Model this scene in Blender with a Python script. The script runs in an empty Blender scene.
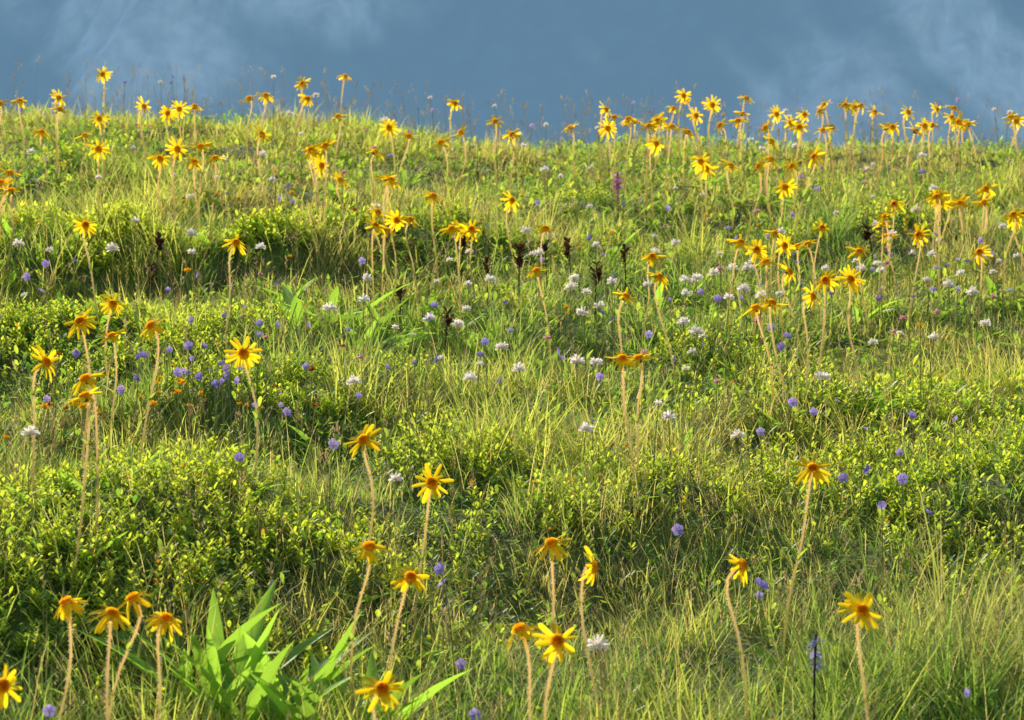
import bpy, math, numpy as np
from mathutils import Vector
rng=np.random.default_rng(7)
def hash2(ix,iy,s):
    n=(ix*374761393+iy*668265263+s*144269504)&0xffffffff
    n=((n^(n>>13))*1274126177)&0xffffffff
    return ((n^(n>>16))&0xffff)/65535.
def vn(x,y,s):
    x=np.asarray(x,float);y=np.asarray(y,float)
    ix=np.floor(x).astype(np.int64);iy=np.floor(y).astype(np.int64)
    fx=x-ix;fy=y-iy;fx=fx*fx*(3-2*fx);fy=fy*fy*(3-2*fy)
    return (hash2(ix,iy,s)*(1-fx)+hash2(ix+1,iy,s)*fx)*(1-fy)+(hash2(ix,iy+1,s)*(1-fx)+hash2(ix+1,iy+1,s)*fx)*fy
def fbm(x,y,s,o=4):
    r=0;a=.5;t=0
    for i in range(o):
        r=r+a*vn(x*2**i,y*2**i,s+i);t+=a;a*=.5
    return r/t
MOUNDS=[(-.70,4.15,.52,.42,.14),(-1.32,7.45,.45,.3,.13),(-.5,7.3,.5,.28,.13),(-1.0,6.0,.5,.35,.09),(-.43,5.45,.25,.2,.06),
 (.98,5.5,.42,.33,.08),(.88,4.62,.30,.26,.10),(.3,4.65,.30,.22,.06),(1.25,7.9,.4,.3,.07),(.1,8.6,.4,.3,.05),(.78,4.2,.15,.12,.03),(-1.9,9.2,.6,.4,.05),(.55,5.9,.2,.15,.05),(-.1,5.0,.18,.14,.05)]
SHR=[(1.,1.,1.6),(1,.75,.6),(1,.8,.7),(.9,.9,.8),(.9,.9,.55),(.9,.9,.7),(1,1,.85),(.85,.8,.5),(.8,.7,.45),(.6,.6,.3),(1,1,.5),(.6,.6,.3),(.8,.8,.45),(.8,.8,.45)]
def smooth(a,b,x):
    t=np.clip((x-a)/(b-a),0,1);return t*t*(3-2*t)
def low(y): return .07*smooth(8.3,10.3,y)
def warp(x,y): return x+.45*(fbm(x*2.2,y*2.2,201,2)-.5),y+.5*(fbm(x*2.2,y*2.2,211,2)-.5)
def ground(x,y):
    x=np.asarray(x,float);y=np.asarray(y,float)
    z=.18+.18*y-low(y)
    u=np.clip(y-10,0,None)
    z=z-np.where(u<5,.06*u*u,1.5+.6*(u-5))
    z=z+(fbm(x*1.5,y*1.5,1,3)-.5)*.13+(vn(x*6,y*6,9)-.5)*.045
    z=z+.13*smooth(.2,-1.2,x)*smooth(7.5,10.5,y)
    xw,yw=warp(x,y)
    for mx,my,rx,ry,h in MOUNDS:
        z=z+h*np.exp(-(((xw-mx)/rx)**2+((yw-my)/ry)**2)**1.4)
    far=smooth(30,400,np.hypot(x,y))
    z=z+far*(fbm(x/150,y/150,30,4)-.5)*60
    return np.maximum(z,-380+far*fbm(x/90,y/90,31,3)*10)
def nrm(v): return v/np.maximum(np.linalg.norm(v,axis=-1,keepdims=True),1e-9)
A=lambda *a:np.array(a,float)
class Mesh:
    def __init__(s): s.v=[];s.q=[];s.c=[];s.n=0
    def add(s,v,q,c):
        s.v.append(v.reshape(-1,3));s.q.append(q.reshape(-1,4)+s.n);s.c.append(c.reshape(-1,3));s.n+=v.size//3
    def build(s,name,mat,smooth_=True):
        v=np.concatenate(s.v).astype(np.float32);q=np.concatenate(s.q).astype(np.int32);c=np.concatenate(s.c)
        me=bpy.data.meshes.new(name)
        me.vertices.add(len(v));me.vertices.foreach_set('co',v.ravel())
        me.loops.add(q.size);me.loops.foreach_set('vertex_index',q.ravel())
        me.polygons.add(len(q));me.polygons.foreach_set('loop_start',np.arange(0,q.size,4,dtype=np.int32))
        me.update(calc_edges=True)
        if smooth_: me.polygons.foreach_set('use_smooth',np.ones(len(q),bool))
        a=me.color_attributes.new('Col','FLOAT_COLOR','POINT')
        cc=np.ones((len(v),4),np.float32);cc[:,:3]=np.clip(c,0,1);a.data.foreach_set('color',cc.ravel())
        me.materials.append(mat)
        o=bpy.data.objects.new(name,me);bpy.context.scene.collection.objects.link(o);return o
def grid_faces(N,lv,cols,closed=False):
    i=np.arange(N)[:,None,None]*lv*cols;j=np.arange(lv-1)[None,:,None];kk=np.arange(cols if closed else cols-1)[None,None,:]
    k2=(kk+1)%cols
    return np.stack([i+j*cols+kk,i+j*cols+k2,i+(j+1)*cols+k2,i+(j+1)*cols+kk],-1)
def strips(M,P0,D,Nn,L,W,ts,prof,curv,cb,ct,fold=0.,cols=2):
    N=len(P0);ts=A(*ts);prof=A(*prof);lv=len(ts)
    L=np.broadcast_to(L,N);W=np.broadcast_to(W,N);curv=np.broadcast_to(curv,N)
    cb=np.broadcast_to(cb,(N,3));ct=np.broadcast_to(ct,(N,3))
    S=nrm(np.cross(D,Nn));t=ts[None,:,None]
    c=P0[:,None]+D[:,None]*(L[:,None,None]*t)-Nn[:,None]*((curv*L)[:,None,None]*t*t)
    w=(W[:,None]*prof[None])[...,None]*.5;sd=S[:,None]*w
    if cols==2: v=np.stack([c-sd,c+sd],2)
    else: v=np.stack([c-sd,c-Nn[:,None]*w*fold,c+sd],2)
    col=cb[:,None]*(1-t)+ct[:,None]*t
    col=np.repeat(col[:,:,None],cols,2)
    M.add(v,grid_faces(N,lv,cols),col)
def tubes(M,P0,D,B,L,r0,r1,lv,K,cb,ct):
    N=len(P0);L=np.broadcast_to(L,N);r0=np.broadcast_to(r0,N);r1=np.broadcast_to(r1,N)
    cb=np.broadcast_to(cb,(N,3));ct=np.broadcast_to(ct,(N,3))
    t=np.linspace(0,1,lv)[None,:,None]
    c=P0[:,None]+(D[:,None]*t+B[:,None]*t*t)*L[:,None,None]
    e1=nrm(np.cross(D,A(.3,1,.2)));e2=nrm(np.cross(D,e1))
    th=np.arange(K)*2*math.pi/K
    ring=e1[:,None,None]*np.cos(th)[None,None,:,None]+e2[:,None,None]*np.sin(th)[None,None,:,None]
    r=(r0[:,None]*(1-t[...,0])+r1[:,None]*t[...,0])[:,:,None,None]
    v=c[:,:,None]+ring*r
    col=np.repeat((cb[:,None]*(1-t)+ct[:,None]*t)[:,:,None],K,2)
    M.add(v,grid_faces(N,lv,K,True),col)
    return c[:,-1],nrm(D+2*B)
def pathtube(M,pts,rad,cols,K=6):
    pts=np.array(pts);n=len(pts);tg=nrm(np.gradient(pts,axis=0))
    e1=nrm(np.cross(tg,A(.9,.1,.05)));e2=np.cross(tg,e1);th=np.arange(K)*2*math.pi/K
    v=pts[:,None]+(e1[:,None]*np.cos(th)[None,:,None]+e2[:,None]*np.sin(th)[None,:,None])*np.array(rad)[:,None,None]
    M.add(v,grid_faces(1,n,K,True),np.repeat(np.array(cols)[:,None],K,1))
    return tg
# ---------- materials
def leafmat(name,trans=.45,gloss=.05,rough=.4,vary=.25,tcol=(1.15,1.1,.6)):
    m=bpy.data.materials.new(name);m.use_nodes=True;nt=m.node_tree;nt.nodes.clear();n=nt.nodes.new;l=nt.links.new
    at=n('ShaderNodeAttribute');at.attribute_name='Col';src=at.outputs['Color']
    if vary:
        ns=n('ShaderNodeTexNoise');ns.inputs['Scale'].default_value=60
        geo=n('ShaderNodeNewGeometry');l(geo.outputs['Position'],ns.inputs['Vector'])
        mr=n('ShaderNodeMapRange');mr.inputs['To Min'].default_value=1-vary;mr.inputs['To Max'].default_value=1+vary
        l(ns.outputs['Fac'],mr.inputs['Value'])
        vm=n('ShaderNodeVectorMath');vm.operation='SCALE';l(src,vm.inputs[0]);l(mr.outputs[0],vm.inputs['Scale']);src=vm.outputs[0]
    tm=n('ShaderNodeVectorMath');tm.operation='MULTIPLY';l(src,tm.inputs[0]);tm.inputs[1].default_value=tcol
    d=n('ShaderNodeBsdfDiffuse');t=n('ShaderNodeBsdfTranslucent');g=n('ShaderNodeBsdfGlossy');g.inputs['Roughness'].default_value=rough
    l(src,d.inputs['Color']);l(tm.outputs[0],t.inputs['Color'])
    a=n('ShaderNodeMixShader');a.inputs[0].default_value=trans;l(d.outputs[0],a.inputs[1]);l(t.outputs[0],a.inputs[2])
    b=n('ShaderNodeMixShader');b.inputs[0].default_value=gloss;l(a.outputs[0],b.inputs[1]);l(g.outputs[0],b.inputs[2])
    o=n('ShaderNodeOutputMaterial');l(b.outputs[0],o.inputs['Surface']);return m
m_grass=leafmat('grass_blade',.68,.03,.5,0,(1.32,1.23,.85))
m_leaf=leafmat('shrub_leaf',.68,.04,.42,0,(1.32,1.24,.8))
m_petal=leafmat('flower_petal',.82,.01,.6,0,(1.3,1.16,.9))
m_small=leafmat('small_flower',.5,.01,.6,.1,(1.05,1,.95))
m_dry=leafmat('dry_stalk',.45,.02,.5,.3,(1,1,.8))
def soilmat():
    m=bpy.data.materials.new('meadow_soil');m.use_nodes=True;nt=m.node_tree;b=nt.nodes['Principled BSDF'];b.inputs['Roughness'].default_value=.95
    geo=nt.nodes.new('ShaderNodeNewGeometry')
    ns=nt.nodes.new('ShaderNodeTexNoise');ns.inputs['Scale'].default_value=9;ns.inputs['Detail'].default_value=8;nt.links.new(geo.outputs['Position'],ns.inputs['Vector'])
    cr=nt.nodes.new('ShaderNodeValToRGB');e=cr.color_ramp.elements;e[0].position=.35;e[0].color=(.06,.08,.015,1);e[1].position=.7;e[1].color=(.17,.22,.035,1)
    nt.links.new(ns.outputs['Fac'],cr.inputs[0]);nt.links.new(cr.outputs[0],b.inputs['Base Color'])
    n2=nt.nodes.new('ShaderNodeTexNoise');n2.inputs['Scale'].default_value=80;nt.links.new(geo.outputs['Position'],n2.inputs['Vector'])
    bp=nt.nodes.new('ShaderNodeBump');bp.inputs['Strength'].default_value=.8;bp.inputs['Distance'].default_value=.02
    nt.links.new(n2.outputs['Fac'],bp.inputs['Height']);nt.links.new(bp.outputs[0],b.inputs['Normal']);return m
# ---------- ground sheet
def axis(lo,hi,step,a,b,g=1.25):
    xs=list(np.arange(lo,hi+1e-6,step));s=step
    while xs[-1]<b: s*=g;xs.append(xs[-1]+s)
    s=step
    while xs[0]>a: s*=g;xs.insert(0,xs[0]-s)
    return np.array(xs)
xs=axis(-4,4,.04,-3500,3500);ys=axis(1.5,13.5,.04,-3500,3500)
X,Y=np.meshgrid(xs,ys);G=Mesh();G.add(np.stack([X,Y,ground(X,Y)],-1),grid_faces(1,len(ys),len(xs)),np.zeros((X.size,3)))
G.build('meadow_ground',soilmat())
# ---------- mountain: steep gullied face across the valley
mx=np.concatenate([np.linspace(-3200,-700,300)[:-1],np.linspace(-700,700,700)[:-1],np.linspace(700,3200,300)]);nx=len(mx)
my=np.linspace(0,1,520)
U,V=np.meshgrid(mx,my)
s1=U-V*900
rid=1-np.abs(2*fbm(s1/420,V*2.0,50,5)-1)
hz=-420+V*1500+(rid-.5)*120*(.3+V)
gl=1-np.abs(2*fbm(s1/130+fbm(U/200,V*6,5,3)*.6,V*2.5,60,5)-1)
yy=900+V*1150+(fbm(s1/260,V*4,70,5)-.5)*220-gl*150+(np.abs(U)/3200)**2*-500
# rock bands / scree and grass on the face, stored per vertex so they follow the relief
s2=U+hz*.9;s3=U-hz*.8
rock=fbm(s2/55,hz/130,301,6)*.40+fbm(s3/90,hz/80,331,5)*.25+fbm(U/190+5,hz/90,311,4)*.35+.06*smooth(60,170,hz)+(gl-.7)*.10-.02
rk=smooth(.45,.60,rock)[...,None]
rcol=A(.05,.10,.08)*(1-rk)+A(.72,.69,.62)*rk
Mt=Mesh();Mt.add(np.stack([U,yy,hz],-1),grid_faces(1,520,nx),rcol)
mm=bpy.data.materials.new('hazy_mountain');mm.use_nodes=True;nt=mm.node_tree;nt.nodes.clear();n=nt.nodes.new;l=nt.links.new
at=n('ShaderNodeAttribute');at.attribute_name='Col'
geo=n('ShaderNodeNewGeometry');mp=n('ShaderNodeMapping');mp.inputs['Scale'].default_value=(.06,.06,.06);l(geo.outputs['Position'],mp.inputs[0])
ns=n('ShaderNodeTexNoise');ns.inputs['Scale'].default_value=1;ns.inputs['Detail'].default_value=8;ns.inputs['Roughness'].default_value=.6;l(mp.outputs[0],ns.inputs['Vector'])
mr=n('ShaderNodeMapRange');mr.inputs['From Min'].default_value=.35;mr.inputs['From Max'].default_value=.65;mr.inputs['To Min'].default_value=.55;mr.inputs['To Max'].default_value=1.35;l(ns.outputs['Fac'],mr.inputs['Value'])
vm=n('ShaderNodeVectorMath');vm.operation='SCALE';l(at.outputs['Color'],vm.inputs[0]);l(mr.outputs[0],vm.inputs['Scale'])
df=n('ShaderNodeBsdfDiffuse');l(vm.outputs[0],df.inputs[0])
em=n('ShaderNodeEmission');em.inputs[0].default_value=(.24,.46,.70,1);em.inputs[1].default_value=1  # airlight painted in: even blue glow over the rock stands for distance haze
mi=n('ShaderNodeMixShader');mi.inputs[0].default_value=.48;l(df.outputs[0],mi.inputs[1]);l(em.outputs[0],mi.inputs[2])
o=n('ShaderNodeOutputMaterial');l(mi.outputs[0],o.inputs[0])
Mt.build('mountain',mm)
# ---------- shrub mask
def shrub(x,y):
    r=np.zeros_like(x);xw,yw=warp(x,y)
    for (a,b,rx,ry,h),(fx,fy,am) in zip(MOUNDS,SHR): r=np.maximum(r,am*1.2*np.exp(-(((xw-a)/(rx*fx))**2+((yw-b)/(ry*fy))**2)**1.6))
    return np.clip(r*(smooth(.39,.56,fbm(x*5.5,y*5.5,77,3)+.04)+.18*(r>1)),0,1)
# ---------- grass
Gr=Mesh()
def lerp(a,b,t): return a*(1-t)+b*t
GREEN=A(.14,.33,.045);YG=A(.62,.68,.12);STRAW=A(.85,.75,.42);RUST=A(.62,.40,.17);MOSS=A(.46,.44,.12)
def half(y): return .212*y+.85
DRYZ=[(.35,4.05,.4,.25,.26),(0,4.7,.5,.3,.18),(-.8,4.9,.5,.2,.18),(.3,5.6,.5,.3,.2),(-.6,6.9,.9,.2,.22),(.9,4.0,.25,.15,.28)]
for y0,y1,dens,wd in [(2.4,5,9400,.0018),(5,8,6600,.0024),(8,12.3,4600,.0033)]:
    T=int((y1-y0)*2*half((y0+y1)/2)*dens/22)
    ty=rng.uniform(y0,y1,T);tx=rng.uniform(-1,1,T)*half(ty)
    keep=rng.random(T)>shrub(tx,ty)*.65;tx=tx[keep];ty=ty[keep];T=len(tx)
    zone=fbm(tx*1.6,ty*1.6,11,3);z2=fbm(tx*2.6+9,ty*2.6,21,3);tus=fbm(tx*6,ty*6,41,2);z4=fbm(tx*2.1+3,ty*2.1,61,3)
    dz=np.zeros(T)
    for a,b,rx,ry,s in DRYZ: dz=np.maximum(dz,s*np.exp(-((tx-a)/rx)**2-((ty-b)/ry)**2))
    th=(.034+.10*smooth(.3,.7,zone)*smooth(.38,.75,tus)+.035*tus+.04*smooth(4.3,3.5,ty))*rng.uniform(.7,1.3,T)*(1-.35*smooth(8,9.5,ty))
    tcol=lerp(GREEN,YG,np.clip(smooth(.42,.62,z2)+rng.normal(0,.22,T)-.2*smooth(4.2,3.4,ty),0,1)[:,None])
    tcol=lerp(tcol,MOSS,(.7*smooth(.54,.66,z4)*smooth(3.4,4,ty))[:,None])
    k=np.repeat(np.arange(T),22);N=len(k)
    ang=rng.uniform(0,2*math.pi,N);rr=np.abs(rng.normal(0,.032,N))
    x=tx[k]+rr*np.cos(ang);y=ty[k]+rr*np.sin(ang);z=ground(x,y)-.005
    az=ang+rng.normal(0,.7,N);ld=np.stack([np.cos(az),np.sin(az),0*az],-1)
    tilt=rng.uniform(.05,.8,N)[:,None];D=nrm(ld*tilt+A(0,0,1));Nn=nrm(-ld+A(0,0,1)*tilt)
    h=th[k]*rng.uniform(.5,1.35,N);lg=rng.random(N)<.025;h=np.where(lg,h*1.4+.02,h)
    col=tcol[k]*rng.uniform(.6,1.35,(N,1))
    nr_=smooth(3.3,3.9,y)
    dry=rng.random(N)<np.clip(.06+(.17*smooth(.5,.75,1-zone[k])+.17*smooth(.5,.66,z4[k])+dz[k])*nr_,0,.8)
    col=np.where(dry[:,None],lerp(STRAW,RUST,rng.random((N,1))),col)
    tip=lerp(col,lerp(YG,STRAW,.4),.35)
    strips(Gr,np.stack([x,y,z],-1),D,Nn,h*np.where(dry,1.15,1),wd*rng.uniform(.6,1.6,N)*np.where(dry,.55,1),(0,.4,.75,1),(.9,1,.7,.08),rng.uniform(.05,.65,N),col*.9,tip)
Gr.build('meadow_grass',m_grass)
# ---------- low herb leaves
H=Mesh()
for y0,y1,dens,ln in [(2.4,5,2500,.018),(5,8,1800,.023),(8,12,900,.030)]:
    N=int((y1-y0)*2*half((y0+y1)/2)*dens);y=rng.uniform(y0,y1,N);x=rng.uniform(-1,1,N)*half(y)
    k=rng.random(N)<.15+smooth(.38,.6,fbm(x*3,y*3,91,3));x=x[k];y=y[k];N=len(x)
    az=rng.uniform(0,2*math.pi,N);el=rng.uniform(.1,1.2,N);r=np.stack([np.cos(az),np.sin(az),0*az],-1);u=A(0,0,1)
    D=r*np.cos(el)[:,None]+u*np.sin(el)[:,None];Nn=-r*np.sin(el)[:,None]+u*np.cos(el)[:,None]
    P=np.stack([x,y,ground(x,y)+rng.uniform(.0,.06,N)],-1)
    c=lerp(A(.13,.32,.04),A(.53,.64,.09),rng.random((N,1)))
    strips(H,P,D,Nn,ln*rng.uniform(.6,1.5,N),ln*.45*rng.uniform(.7,1.2,N),(0,.3,.65,.9,1),(.15,.8,1,.6,.05),rng.uniform(0,.4,N),c,c*1.1,.35,3)
H.build('herb_leaves',m_leaf)
# ---------- dwarf shrubs
for (a,b,rx,ry,hh) in MOUNDS:
    S=Mesh();N=int(2900*4*rx*ry*2.6*(1 if b<7 else .55))
    x=a+rng.uniform(-1.6,1.6,N)*rx;y=b+rng.uniform(-1.6,1.6,N)*ry
    k=rng.random(N)<shrub(x,y);x=x[k];y=y[k];N=len(x)
    if N<5: continue
    P=np.stack([x,y,ground(x,y)-.005],-1);az=rng.uniform(0,2*math.pi,N)
    ld=np.stack([np.cos(az),np.sin(az),0*az],-1)*rng.uniform(0,.5,(N,1));D=nrm(ld+A(0,0,1))
    L=rng.uniform(.03,.085,N)*(.35+1.1*fbm(x*7,y*7,13,2));tubes(S,P,D,ld*.3,L,.0010,.0006,3,3,A(.14,.10,.04),A(.2,.26,.04))
    nl=13;sc=.72 if b<6.5 else 1.0
    kk=np.repeat(np.arange(N),nl);t=np.tile(np.linspace(.25,1,nl),N);M_=len(kk)
    p=P[kk]+(D[kk]*t[:,None]+ld[kk]*.3*t[:,None]**2)*L[kk][:,None]
    aa=np.tile(np.arange(nl)*2.4,N)+rng.uniform(0,6,N)[kk]+rng.normal(0,.3,M_);el=rng.uniform(.2,.9,M_)+.4*t
    r=np.stack([np.cos(aa),np.sin(aa),0*aa],-1);u=A(0,0,1)
    D2=r*np.cos(el)[:,None]+u*np.sin(el)[:,None];N2=-r*np.sin(el)[:,None]+u*np.cos(el)[:,None]
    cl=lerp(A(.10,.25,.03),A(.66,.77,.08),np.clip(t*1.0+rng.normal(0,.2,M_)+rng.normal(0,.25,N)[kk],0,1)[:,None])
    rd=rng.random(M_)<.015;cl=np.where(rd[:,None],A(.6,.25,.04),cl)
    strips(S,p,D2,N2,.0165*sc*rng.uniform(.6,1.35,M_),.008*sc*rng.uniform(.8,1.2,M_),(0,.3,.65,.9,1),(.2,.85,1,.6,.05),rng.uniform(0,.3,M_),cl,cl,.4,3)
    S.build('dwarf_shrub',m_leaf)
# ---------- arnica
def frame(n):
    n=nrm(n);e1=nrm(np.cross(n,A(.31,.2,.9)));return n,e1,np.cross(n,e1)
ST0=A(.45,.47,.2);ST1=A(.90,.80,.60)
def arnica(x,y,h,tilt,az,droop,sc=1.):
    M=Mesh();h=h+float(low(y));z0=float(ground(x,y));far=y>7
    n=A(math.sin(tilt)*math.cos(az),math.sin(tilt)*math.sin(az),math.cos(tilt));n,e1,e2=frame(n)
    Hd=A(x,y,z0+h);ln=rng.normal(0,.08,2)*h
    base=A(x+ln[0],y+ln[1],0);base[2]=float(ground(base[0],base[1]))-.01
    nk=Hd-n*.012*sc;mid=nk-n*rng.uniform(.015,.05)*sc+A(0,0,-.02)
    t=np.linspace(0,1,10)[:,None];c1=base+A(*rng.normal(0,.015,2),h*.5);pts=(1-t)**3*base+3*(1-t)**2*t*c1+3*(1-t)*t*t*mid+t**3*nk
    wob=rng.normal(0,.003,2);pts[:,0]+=np.sin(t[:,0]*9)*wob[0];
    rs=.0019*sc if not far else .0025*sc
    rad=np.linspace(rs*1.15,rs*.95,10);rad[-1]*=1.6
    cols=lerp(ST0,ST1,np.clip(t*1.4,0,1));tg=pathtube(M,pts,rad,cols,6)
    nh=460 if y<6 else 130
    ti=rng.uniform(.15,1,nh);idx=ti*9;i0=np.clip(idx.astype(int),0,8);p=lerp(pts[i0],pts[i0+1],(idx-i0)[:,None])
    d=nrm(rng.normal(0,1,(nh,3)));d[:,2]*=.3;d=nrm(d);strips(M,p,d,nrm(np.cross(d,A(0,0,1))+1e-6),rng.uniform(.0015,.0035,nh)+rs,.0004 if y<6 else .0008,(0,1),(1,.2),0,A(.95,.92,.74),A(.98,.96,.86))
    for f in ([.45,.72] if rng.random()<.6 else [.5]):
        i=int(f*9);a0=rng.uniform(0,6.28)
        for s in (0,math.pi):
            r=A(math.cos(a0+s),math.sin(a0+s),0);el=rng.uniform(.7,1.2);D=A(*(r*math.cos(el)));D[2]=math.sin(el);Nn=nrm(-r*math.sin(el)+A(0,0,math.cos(el)))
            c=A(.3,.46,.06);strips(M,pts[i][None],D[None],Nn[None],(.035 if f<.6 else .02)*sc,.007*sc,(0,.25,.6,.9,1),(.5,1,.8,.4,.05),.3,c,c*1.2,.3,3)
    nb=5;a=rng.uniform(0,6.28)+np.arange(nb)*1.26;r=np.stack([np.cos(a),np.sin(a),0*a],-1);el=rng.uniform(.3,.8,nb)[:,None]
    D=r*np.cos(el)+A(0,0,1)*np.sin(el);Nn=-r*np.sin(el)+A(0,0,1)*np.cos(el);c=A(.28,.5,.05)
    strips(M,np.repeat(base[None],nb,0)+A(0,0,.012),D,Nn,rng.uniform(.06,.1,nb),.024,(0,.2,.45,.7,.9,1),(.3,.75,1,.85,.45,.05),rng.uniform(.1,.5,nb),c,c*1.15,.3,3)
    nb=15;a=np.arange(nb)*2*math.pi/nb;r=e1*np.cos(a)[:,None]+e2*np.sin(a)[:,None]
    D=nrm(n*.75+r*.65);Nn=nrm(n*.65-r*.75);P=np.repeat((Hd-n*.011*sc)[None],nb,0)+r*.002
    strips(M,P,D,Nn,.016*sc,.0045*sc,(0,.3,.7,1),(.8,1,.7,.1),-.05,A(.3,.34,.07),A(.45,.45,.08),.2,3)
    K=14;lv=5;th=np.arange(K)*2*math.pi/K;rr=np.cos(np.linspace(0,1.45,lv))*.0080*sc;zz=np.sin(np.linspace(0,1.5,lv))*.0034*sc
    v=Hd+(e1*np.cos(th)[None,:,None]+e2*np.sin(th)[None,:,None])*rr[:,None,None]+n*zz[:,None,None]
    cc=np.repeat(lerp(A(.95,.55,.01),A(.65,.32,.01),np.linspace(0,1,lv)[:,None])[:,None],K,1);M.add(v,grid_faces(1,lv,K,True),cc)
    nf=90 if not far else 30;i=np.arange(nf);q=np.sqrt((i+.5)/nf);a=i*2.39996
    P=Hd+(e1*np.cos(a)[:,None]+e2*np.sin(a)[:,None])*(q*.0077*sc)[:,None]+n*(.0034*sc*np.sqrt(1-q*q*.95))[:,None]
    D=nrm(n+(e1*np.cos(a)[:,None]+e2*np.sin(a)[:,None])*(q*.6)[:,None])
    fc=lerp(A(.75,.36,.01),A(1,.66,.01),q[:,None]**1.2)*rng.uniform(.75,1.3,(nf,1))
    tubes(M,P,D,D*0,.0030*sc,.0007*sc if not far else .0011*sc,.0009*sc,2,4,fc*.75,fc)
    nr=int(rng.integers(12,16));a=np.arange(nr)*2*math.pi/nr+rng.normal(0,.09,nr);r=e1*np.cos(a)[:,None]+e2*np.sin(a)[:,None]
    el=(-droop+rng.normal(0,.18,nr));el[rng.random(nr)<.1]-=.4
    el=el[:,None];D=r*np.cos(el)+n*np.sin(el);Nn=-r*np.sin(el)+n*np.cos(el);tw=rng.normal(0,.3,(nr,1));Nn=nrm(Nn+np.cross(D,Nn)*tw)
    c=lerp(A(1,.86,.025),A(1,.74,.012),rng.random((nr,1)))
    strips(M,Hd+r*.0066*sc,D,Nn,.0280*sc*rng.uniform(.75,1.12,nr),.0078*sc*rng.uniform(.7,1.15,nr),(0,.15,.4,.7,.92,1),(.45,.8,1,.98,.75,.3),rng.uniform(-.05,.35,nr),c*A(1,.92,1),c,.35,3)
    return M.build('arnica_flower',m_petal)
NEAR="-60,324,29 -53,319,30 -51,324,30 -47,327,26 -64,302,27 -21,354,30 -15,356,25 -13,391,30 -25,406,30 6,370,28 12,353,27 1,322,27 6,318,27 -16,296,28 34,355,28 47,323,28 48,385,31 -69,390,30 -70,396,29 -75,420,31 -85,513,26 -88,533,26 -65,435,29 -49,441,25 -81,420,25 24,459,28 21,460,28 25,531,31 6,596,29 -146,706,28 -148,715,28 -151,716,26 -105,596,25 -163,841,26 -145,852,29 -124,727,26 -162,960,27 -166,888,25 -176,867,30 -185,877,26 -134,883,27 -123,866,30 -121,882,28 -115,880,30"
FAR="3hert3N9cu3fbzu39bFq3ibOr3lbGu3qbAp3EbAu3Tbtu3vfus3Cezr3KfYr3WbIr3RdHs4faMs4fbss4hbjv4gaiu4lavt4pamv4iayq4tbrq4Aalt4CaCp4Fazp4uf6s4gdGs4admv4KdUt4QdDs4ydHs4rdEq5be7p5qeWq5ndut5sezq4Qber4Zatp5vdOu5zeoq5Hejr5KdHu5QdLs5Ddgu5CdJt62ert63e8q6kfls6hdLs6qeuu6eezr68dRt6md8p6dcar6ad1r62dcq5QcQu5ScTr6ccEv6DeQt6Kf0t6BdJt6Wfht73fGq74fts7afwq72dYr71e6q7aedv7zfyq7Cfet7uenr7sdTu7Lect7TeFq6YcMu6nciv6tdKu6idys6jaeq6uaGq638Ev5Z8Qs63ahq64a3u5Ya2t5M9Us5Ra3r5R9Ir5X9Hq5qa2p5p9gu5H8vs5L8ys5V8Hr6xa5u6JaMx"
WHI="2RbEi3P9Mi3qaKe3Ibqj4wakd4F9Ui4F9qi4J8xe4j87g4q8Ii4H8nd55a2h599Wi5c9Qg579lh5y9Se5Ca8e5v9jf5s8we5Hagf5Jalj5U8hg3x6yf4v71f525oj5Jd8g5t8rj6UaFg6YaAg6I9Qi5W9Uh6laog5hdlg56cQi4zaCf35bjj51bnd5i7rg6Tchg6Fawj6Va7f2Bb0i2KaYh73aBh56a3h2HdJj"
VIO="-11,384,16 39,380,15 65,440,15 71,439,13 65,424,15 23,715,12 -76,586,16 -67,579,17 -115,597,16 -38,381,12 -47,416,14 -53,498,14 -49,508,13 -7,720,15 -9,842,16 45,568,14 60,537,16 97,651,16 98,642,13 102,614,16 124,707,16 136,686,13 63,334,15 -58,507,15 -62,322,15 -5,333,12 8,658,15 -66,716,15 -70,505,16 -69,521,16 -67,526,14 -64,513,16 -62,517,16 -58,513,16 -67,519,13 -70,522,12 -60,511,15 -75,529,13 -61,501,15 75,453,17 57,447,14 61,444,13 -44,516,14 -33,444,15"
DRK="-102,703,14 -14,669,15 -7,681,14 2,665,16 9,679,17 32,693,15 23,643,15 -29,645,16 -31,390,14 16,685,14 -76,554,15 -16,647,15"
def dec(s): return [tuple(float(q)/100 for q in p.split(',')) for p in s.split()]
DG='0123456789abcdefghijklmnopqrstuvwxyzABCDEFGHIJKLMNOPQRSTUVWXYZ'
def dec62(s):
    o=[]
    for i in range(0,len(s)-4,5):
        d=[DG.index(c) for c in s[i:i+5]];o.append(((d[0]*62+d[1]-300)/100,(d[2]*62+d[3])/100,d[4]/100))
    return o
B1=dec(NEAR)+dec62(FAR);B2=dec62(WHI);B3=dec(VIO);B4=dec(DRK);B5=[(.36,8.26,.17)];B6=[(.44,3.49,.19),(.45,3.56,.17)]
SP={0:(.5,-2.6,.6),1:(.5,-.9,.4),2:(.5,-2.6,.4),3:(.6,-.7,.4),5:(.4,-1.6,.25),6:(.9,-1.2,.15),7:(1.05,-1.5,.0),8:(.8,-2.0,.15),9:(.55,-2.0,.25),10:(1.5,-.1,.3),11:(.4,-2.6,.3),12:(1.0,-1.2,.15),13:(.9,-1.3,.1),14:(1.1,-.4,.45),15:(.95,-1.3,.0),16:(.85,-1.7,.05)}
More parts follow.
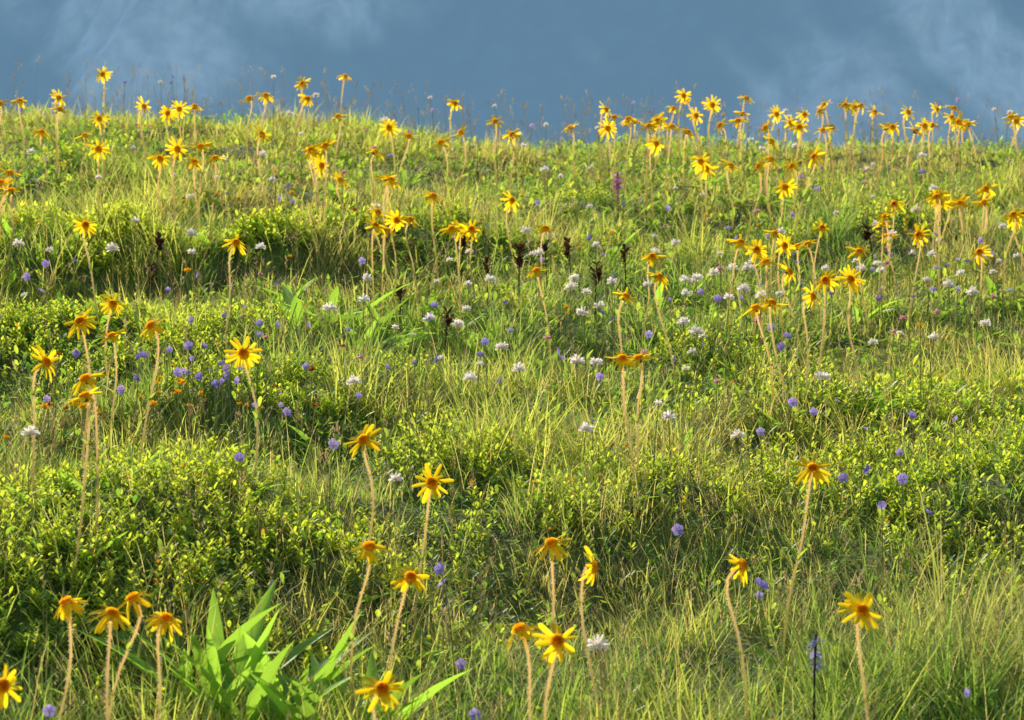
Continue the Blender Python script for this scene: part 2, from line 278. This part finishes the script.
for cx,cy,sx,sy,nn in [(1.05,6.7,.35,.35,11),(1.35,7.3,.2,.3,7),(.95,9.1,.35,.5,5),(1.7,9.1,.3,.5,4),(.6,9.0,.2,.4,3),(-1.4,8.4,.5,.5,3),(-.5,7.7,.3,.4,4)]:
    for j in range(nn): B1.append((cx+float(rng.normal(0,sx*.6)),cy+float(rng.normal(0,sy*.6)),float(rng.uniform(.20,.30))))
for i,(x,y,h) in enumerate(B1):
    if i in SP: t,a,d=SP[i]
    else: t,a,d=rng.uniform(.3,1.35),rng.uniform(-2.8,-.4),rng.uniform(-.15,.35)
    arnica(x,y,h,t,a,d,.97 if y<3.7 else (1.0 if y<7 else 1.12))
# ---------- small flowers
def mstems(M,L,K=4,r=.0011,c0=A(.2,.3,.05),c1=A(.4,.42,.14)):
    P=np.array([(x,y,float(ground(x,y))) for x,y,h in L]);h=np.array([q[2] for q in L])+low(P[:,1]);N=len(L)
    B=rng.normal(0,.06,(N,3));B[:,2]=0;D=np.repeat(A(0,0,1)[None],N,0)
    return tubes(M,P-B*h[:,None],D,B,h,r,r*.8,5,K,c0,c1)
def rnd_pts(n,y0,y1,h0,h1):
    y=rng.uniform(y0,y1,n);x=rng.uniform(-1,1,n)*half(y);return [(float(a),float(b),float(c)) for a,b,c in zip(x,y,rng.uniform(h0,h1,n))]
def patch(cx,cy,sx,sy,n,h0,h1): return [(cx+float(rng.normal(0,sx)),cy+float(rng.normal(0,sy)),float(rng.uniform(h0,h1))) for i in range(n)]
def fuzzy(name,L,R,n,c0,c1,low_=-.3,w=.25,mat=m_small):
    M=Mesh();tip,d=mstems(M,L);k=np.repeat(np.arange(len(L)),n);N=len(k);v=nrm(rng.normal(0,1,(N,3)));v[:,2]=np.abs(v[:,2])*1.0+low_;v=nrm(v)
    Nn=nrm(np.cross(v,rng.normal(0,1,(N,3))));c=lerp(c0,c1,rng.random((N,1)));s=rng.uniform(.55,1.15,len(L))[k]
    strips(M,tip[k],v,Nn,R*s*rng.uniform(.7,1.1,N),R*w*s,(0,.5,.85,1),(.3,.9,1,.3),.15,c*.95,c)
    return M.build(name,mat)
fuzzy('white_clover_flowers',[(x,y,h+.02) for x,y,h in B2]+patch(1.1,6.7,.4,.4,32,.15,.2)+patch(.2,6.2,.5,.6,20,.15,.19)+rnd_pts(80,5.4,11,.13,.2)+rnd_pts(9,3.4,6,.11,.16),.016,60,A(1,.93,.86),A(1,.98,.93))
fuzzy('pink_clover_flowers',rnd_pts(36,5,10,.12,.18)+patch(1.2,6.5,.4,.5,12,.13,.18),.012,50,A(.75,.35,.42),A(.9,.6,.62))
def bells(name,L,R,c0,c1):
    M=Mesh();tip,d=mstems(M,L);n=5;k=np.repeat(np.arange(len(L)),n);N=len(k)
    ax=nrm(rng.normal(0,.6,(len(L),3))+A(0,-.7,.5));e1=nrm(np.cross(ax,A(.2,.3,.9)));e2=np.cross(ax,e1)
    a=np.tile(np.arange(n)*2*math.pi/n,len(L))[:,None];r=e1[k]*np.cos(a)+e2[k]*np.sin(a);D=nrm(r*.8+ax[k]*.6);Nn=nrm(ax[k]*.8-r*.6)
    c=lerp(c0,c1,rng.random((N,1)));s=rng.uniform(.5,1.1,len(L))[k]
    strips(M,tip[k]+r*.001,D,Nn,R*s,R*.95*s,(0,.3,.6,.85,1),(.25,.8,1,.75,.1),.25,c*.8,c,.2,3)
    return M.build(name,m_small)
bells('violet_bellflowers',B3+patch(-.68,5.2,.18,.14,20,.13,.17)+patch(1.0,6.4,.4,.4,28,.12,.17)+patch(.75,4.6,.2,.3,7,.13,.16)+patch(.3,5.6,.5,.4,14,.13,.17)+rnd_pts(125,5.2,10.5,.12,.18)+rnd_pts(8,3.2,5.5,.1,.14),.0102,A(.38,.28,.82),A(.60,.48,.96))
bells('violet_bellflowers_large',[(-.113,3.82,.19),(.39,3.78,.17)],.016,A(.42,.32,.9),A(.62,.5,1))
fuzzy('orange_hawkweed_flowers',rnd_pts(60,5,10.5,.1,.2)+patch(-.78,4.95,.13,.12,20,.13,.17),.010,34,A(.9,.42,.01),A(.98,.65,.01),-.1)
fuzzy('red_hawkweed_flowers',patch(-.62,4.95,.22,.2,10,.13,.17)+rnd_pts(12,5,9,.12,.18),.008,30,A(.40,.05,.02),A(.55,.12,.03),-.1)
def spikes(name,L,hl,R,n,c0,c1,mat=m_dry,elv=.9):
    M=Mesh();tip,d=mstems(M,L,5,.002,A(.1,.08,.03),A(.06,.03,.02));k=np.repeat(np.arange(len(L)),n);N=len(k);t=rng.random(N)
    a=rng.uniform(0,6.28,N);r=np.stack([np.cos(a),np.sin(a),0*a],-1);el=(elv+rng.normal(0,.3,N))[:,None];D=r*np.cos(el)+A(0,0,1)*np.sin(el);Nn=-r*np.sin(el)+A(0,0,1)*np.cos(el)
    P=tip[k]-A(0,0,1)*(t*hl)[:,None]+r*R*.2;c=lerp(c0,c1,rng.random((N,1)));sc=(np.sin(np.clip(t*.8+.2,0,1)*math.pi)*.6+.5)*rng.uniform(.6,1.2,N)*rng.uniform(.75,1.15,len(L))[k]
    strips(M,P,D,Nn,R*1.6*sc,R*.8*sc,(0,.4,.8,1),(.5,1,.6,.05),.2,c,c,.3,3);return M.build(name,mat)
spikes('withered_gentian_plants',[(x,y+float(rng.normal(0,.15)),h+float(rng.uniform(-.02,.03))) for x,y,h in B4 if y>5.6]+[(-1.02,7.0,.17),(1.1,7.5,.15)],.06,.017,34,A(.05,.02,.016),A(.15,.06,.03),m_dry,.7)
spikes('purple_orchid',B5,.08,.014,80,A(.6,.18,.55),A(.85,.4,.75),m_small,.4)
spikes('blue_bellflower_spikes',B6,.05,.012,22,A(.3,.3,.6),A(.5,.5,.75),m_small,-.2)
# ---------- seed-head grasses
C=Mesh()
L=rnd_pts(1100,3,7,.11,.20)+rnd_pts(1200,7,10.2,.10,.22)+rnd_pts(560,10.0,12,.12,.31)
P=np.array([(x,y,float(ground(x,y))) for x,y,h in L]);h=np.array([q[2] for q in L]);N=len(L)
a=rng.uniform(0,6.28,N);B=np.stack([np.cos(a),np.sin(a),0*a],-1)*rng.uniform(.02,.3,(N,1));far=P[:,1]>7
cc=lerp(A(.75,.62,.3),A(.6,.4,.18),rng.random((N,1)))
tip,d=tubes(C,P,np.repeat(A(0,0,1)[None],N,0),B,h,np.where(far,.0009,.0006),np.where(far,.0006,.0004),6,3,cc*A(.7,1,.6),cc)
n=14;k=np.repeat(np.arange(N),n);M_=len(k);t=np.tile(np.linspace(0,1,n),N);pl=rng.uniform(.015,.05,N);kind=rng.random(N)<.5
a=rng.uniform(0,6.28,M_);r=np.stack([np.cos(a),np.sin(a),0*a],-1);sp=np.where(kind[k],.0015,.009*(t+.15))[:,None]
p=tip[k]-d[k]*(t*pl[k])[:,None]+r*sp;D=nrm(d[k]+r*.5);Nn=nrm(np.cross(D,rng.normal(0,1,(M_,3))))
c=lerp(A(.3,.17,.08),A(.8,.62,.35),rng.random((N,1)))[k]
strips(C,p,D,Nn,.0065*rng.uniform(.7,1.3,M_),np.where(far[k],.0028,.002),(0,.5,1),(.4,1,.1),0,c,c)
C.build('seed_head_grasses',m_dry)
# ---------- broad-leaved herbs
def broad(x,y,n,L0,W0,c,up=.45,cm=.9):
    M=Mesh();z=float(ground(x,y));a=rng.uniform(0,6.28)+np.arange(n)*2.4+rng.normal(0,.4,n);r=np.stack([np.cos(a),np.sin(a),0*a],-1);el=rng.uniform(up,1.3,n)[:,None]
    D=r*np.cos(el)+A(0,0,1)*np.sin(el);Nn=-r*np.sin(el)+A(0,0,1)*np.cos(el);Nn=nrm(Nn+np.cross(D,Nn)*rng.normal(0,.35,(n,1)));P=A(x,y,z)+r*rng.uniform(.0,.04,(n,1))
    cb=c*rng.uniform(.55,1.2,(n,1))
    strips(M,P,D,Nn,L0*rng.uniform(.5,1.1,n),W0*rng.uniform(.6,1.1,n),(0,.12,.3,.5,.7,.87,1),(.2,.55,.9,1,.8,.42,.03),rng.uniform(.15,cm,n),cb,cb*1.1,.5,3);M.build('broad_leaf_plant',m_leaf)
BR=[(-.44,3.60,13,.22,.032,1),(-.38,3.53,12,.21,.034,1),(-.27,3.48,12,.20,.036,1),(-.50,3.66,10,.20,.030,1),(-.33,3.64,11,.21,.032,1),(-.21,3.55,8,.18,.034,1),(-.45,6.3,9,.19,.036),(-.3,6.2,8,.17,.034),(-.08,6.25,8,.15,.03),(-.62,6.6,7,.15,.03),(.5,6.9,6,.12,.025),(1.35,6.8,7,.13,.03),(-.75,4.75,5,.12,.022),(.15,3.8,4,.1,.02),(-1.5,8.6,7,.13,.03),(.3,7.6,7,.14,.03),(-.55,6.15,9,.18,.034),(-.2,6.35,9,.17,.034),(-.95,6.45,7,.14,.028),(-.38,6.1,10,.19,.034),(.08,6.1,7,.14,.028),(-.5,6.45,8,.17,.03)]
for j in range(30):
    yb=float(rng.uniform(4.6,9.5));BR.append((float(rng.uniform(-1,1)*(.2*yb+.3)),yb,int(rng.integers(4,8)),.11,.022))
for q in BR: broad(*q[:5],A(.32,.56,.07),*((.8,.55) if len(q)>5 else (.45,.9)))
# ---------- light
az=math.radians(-26);elv=math.radians(33)
w=bpy.data.worlds.new("World");bpy.context.scene.world=w;w.use_nodes=True;nt=w.node_tree
sk=nt.nodes.new('ShaderNodeTexSky');sk.sky_type='NISHITA';sk.sun_disc=False;sk.sun_elevation=elv;sk.sun_rotation=az%(2*math.pi)
bg=nt.nodes['Background'];bg.inputs[1].default_value=.15;nt.links.new(sk.outputs[0],bg.inputs[0])
sl=bpy.data.lights.new('sun','SUN');sl.energy=5;sl.angle=math.radians(.5);sl.color=(1,.92,.75)
so=bpy.data.objects.new('sun',sl);bpy.context.scene.collection.objects.link(so)
so.rotation_mode='QUATERNION';so.rotation_quaternion=Vector((math.sin(az)*math.cos(elv),math.cos(az)*math.cos(elv),math.sin(elv))).to_track_quat('Z','Y')
cd=bpy.data.cameras.new('camera');cam=bpy.data.objects.new('camera',cd);bpy.context.scene.collection.objects.link(cam)
cam.location=(0,0,1.5);cam.rotation_euler=(math.pi/2-.035,0,0);cd.lens=85;cd.sensor_width=36;cd.clip_end=10000;cd.clip_start=.05
cd.dof.use_dof=True;cd.dof.focus_distance=5;cd.dof.aperture_fstop=12
sc=bpy.context.scene;sc.camera=cam;sc.view_settings.view_transform='Standard';sc.view_settings.look='None';sc.view_settings.exposure=0
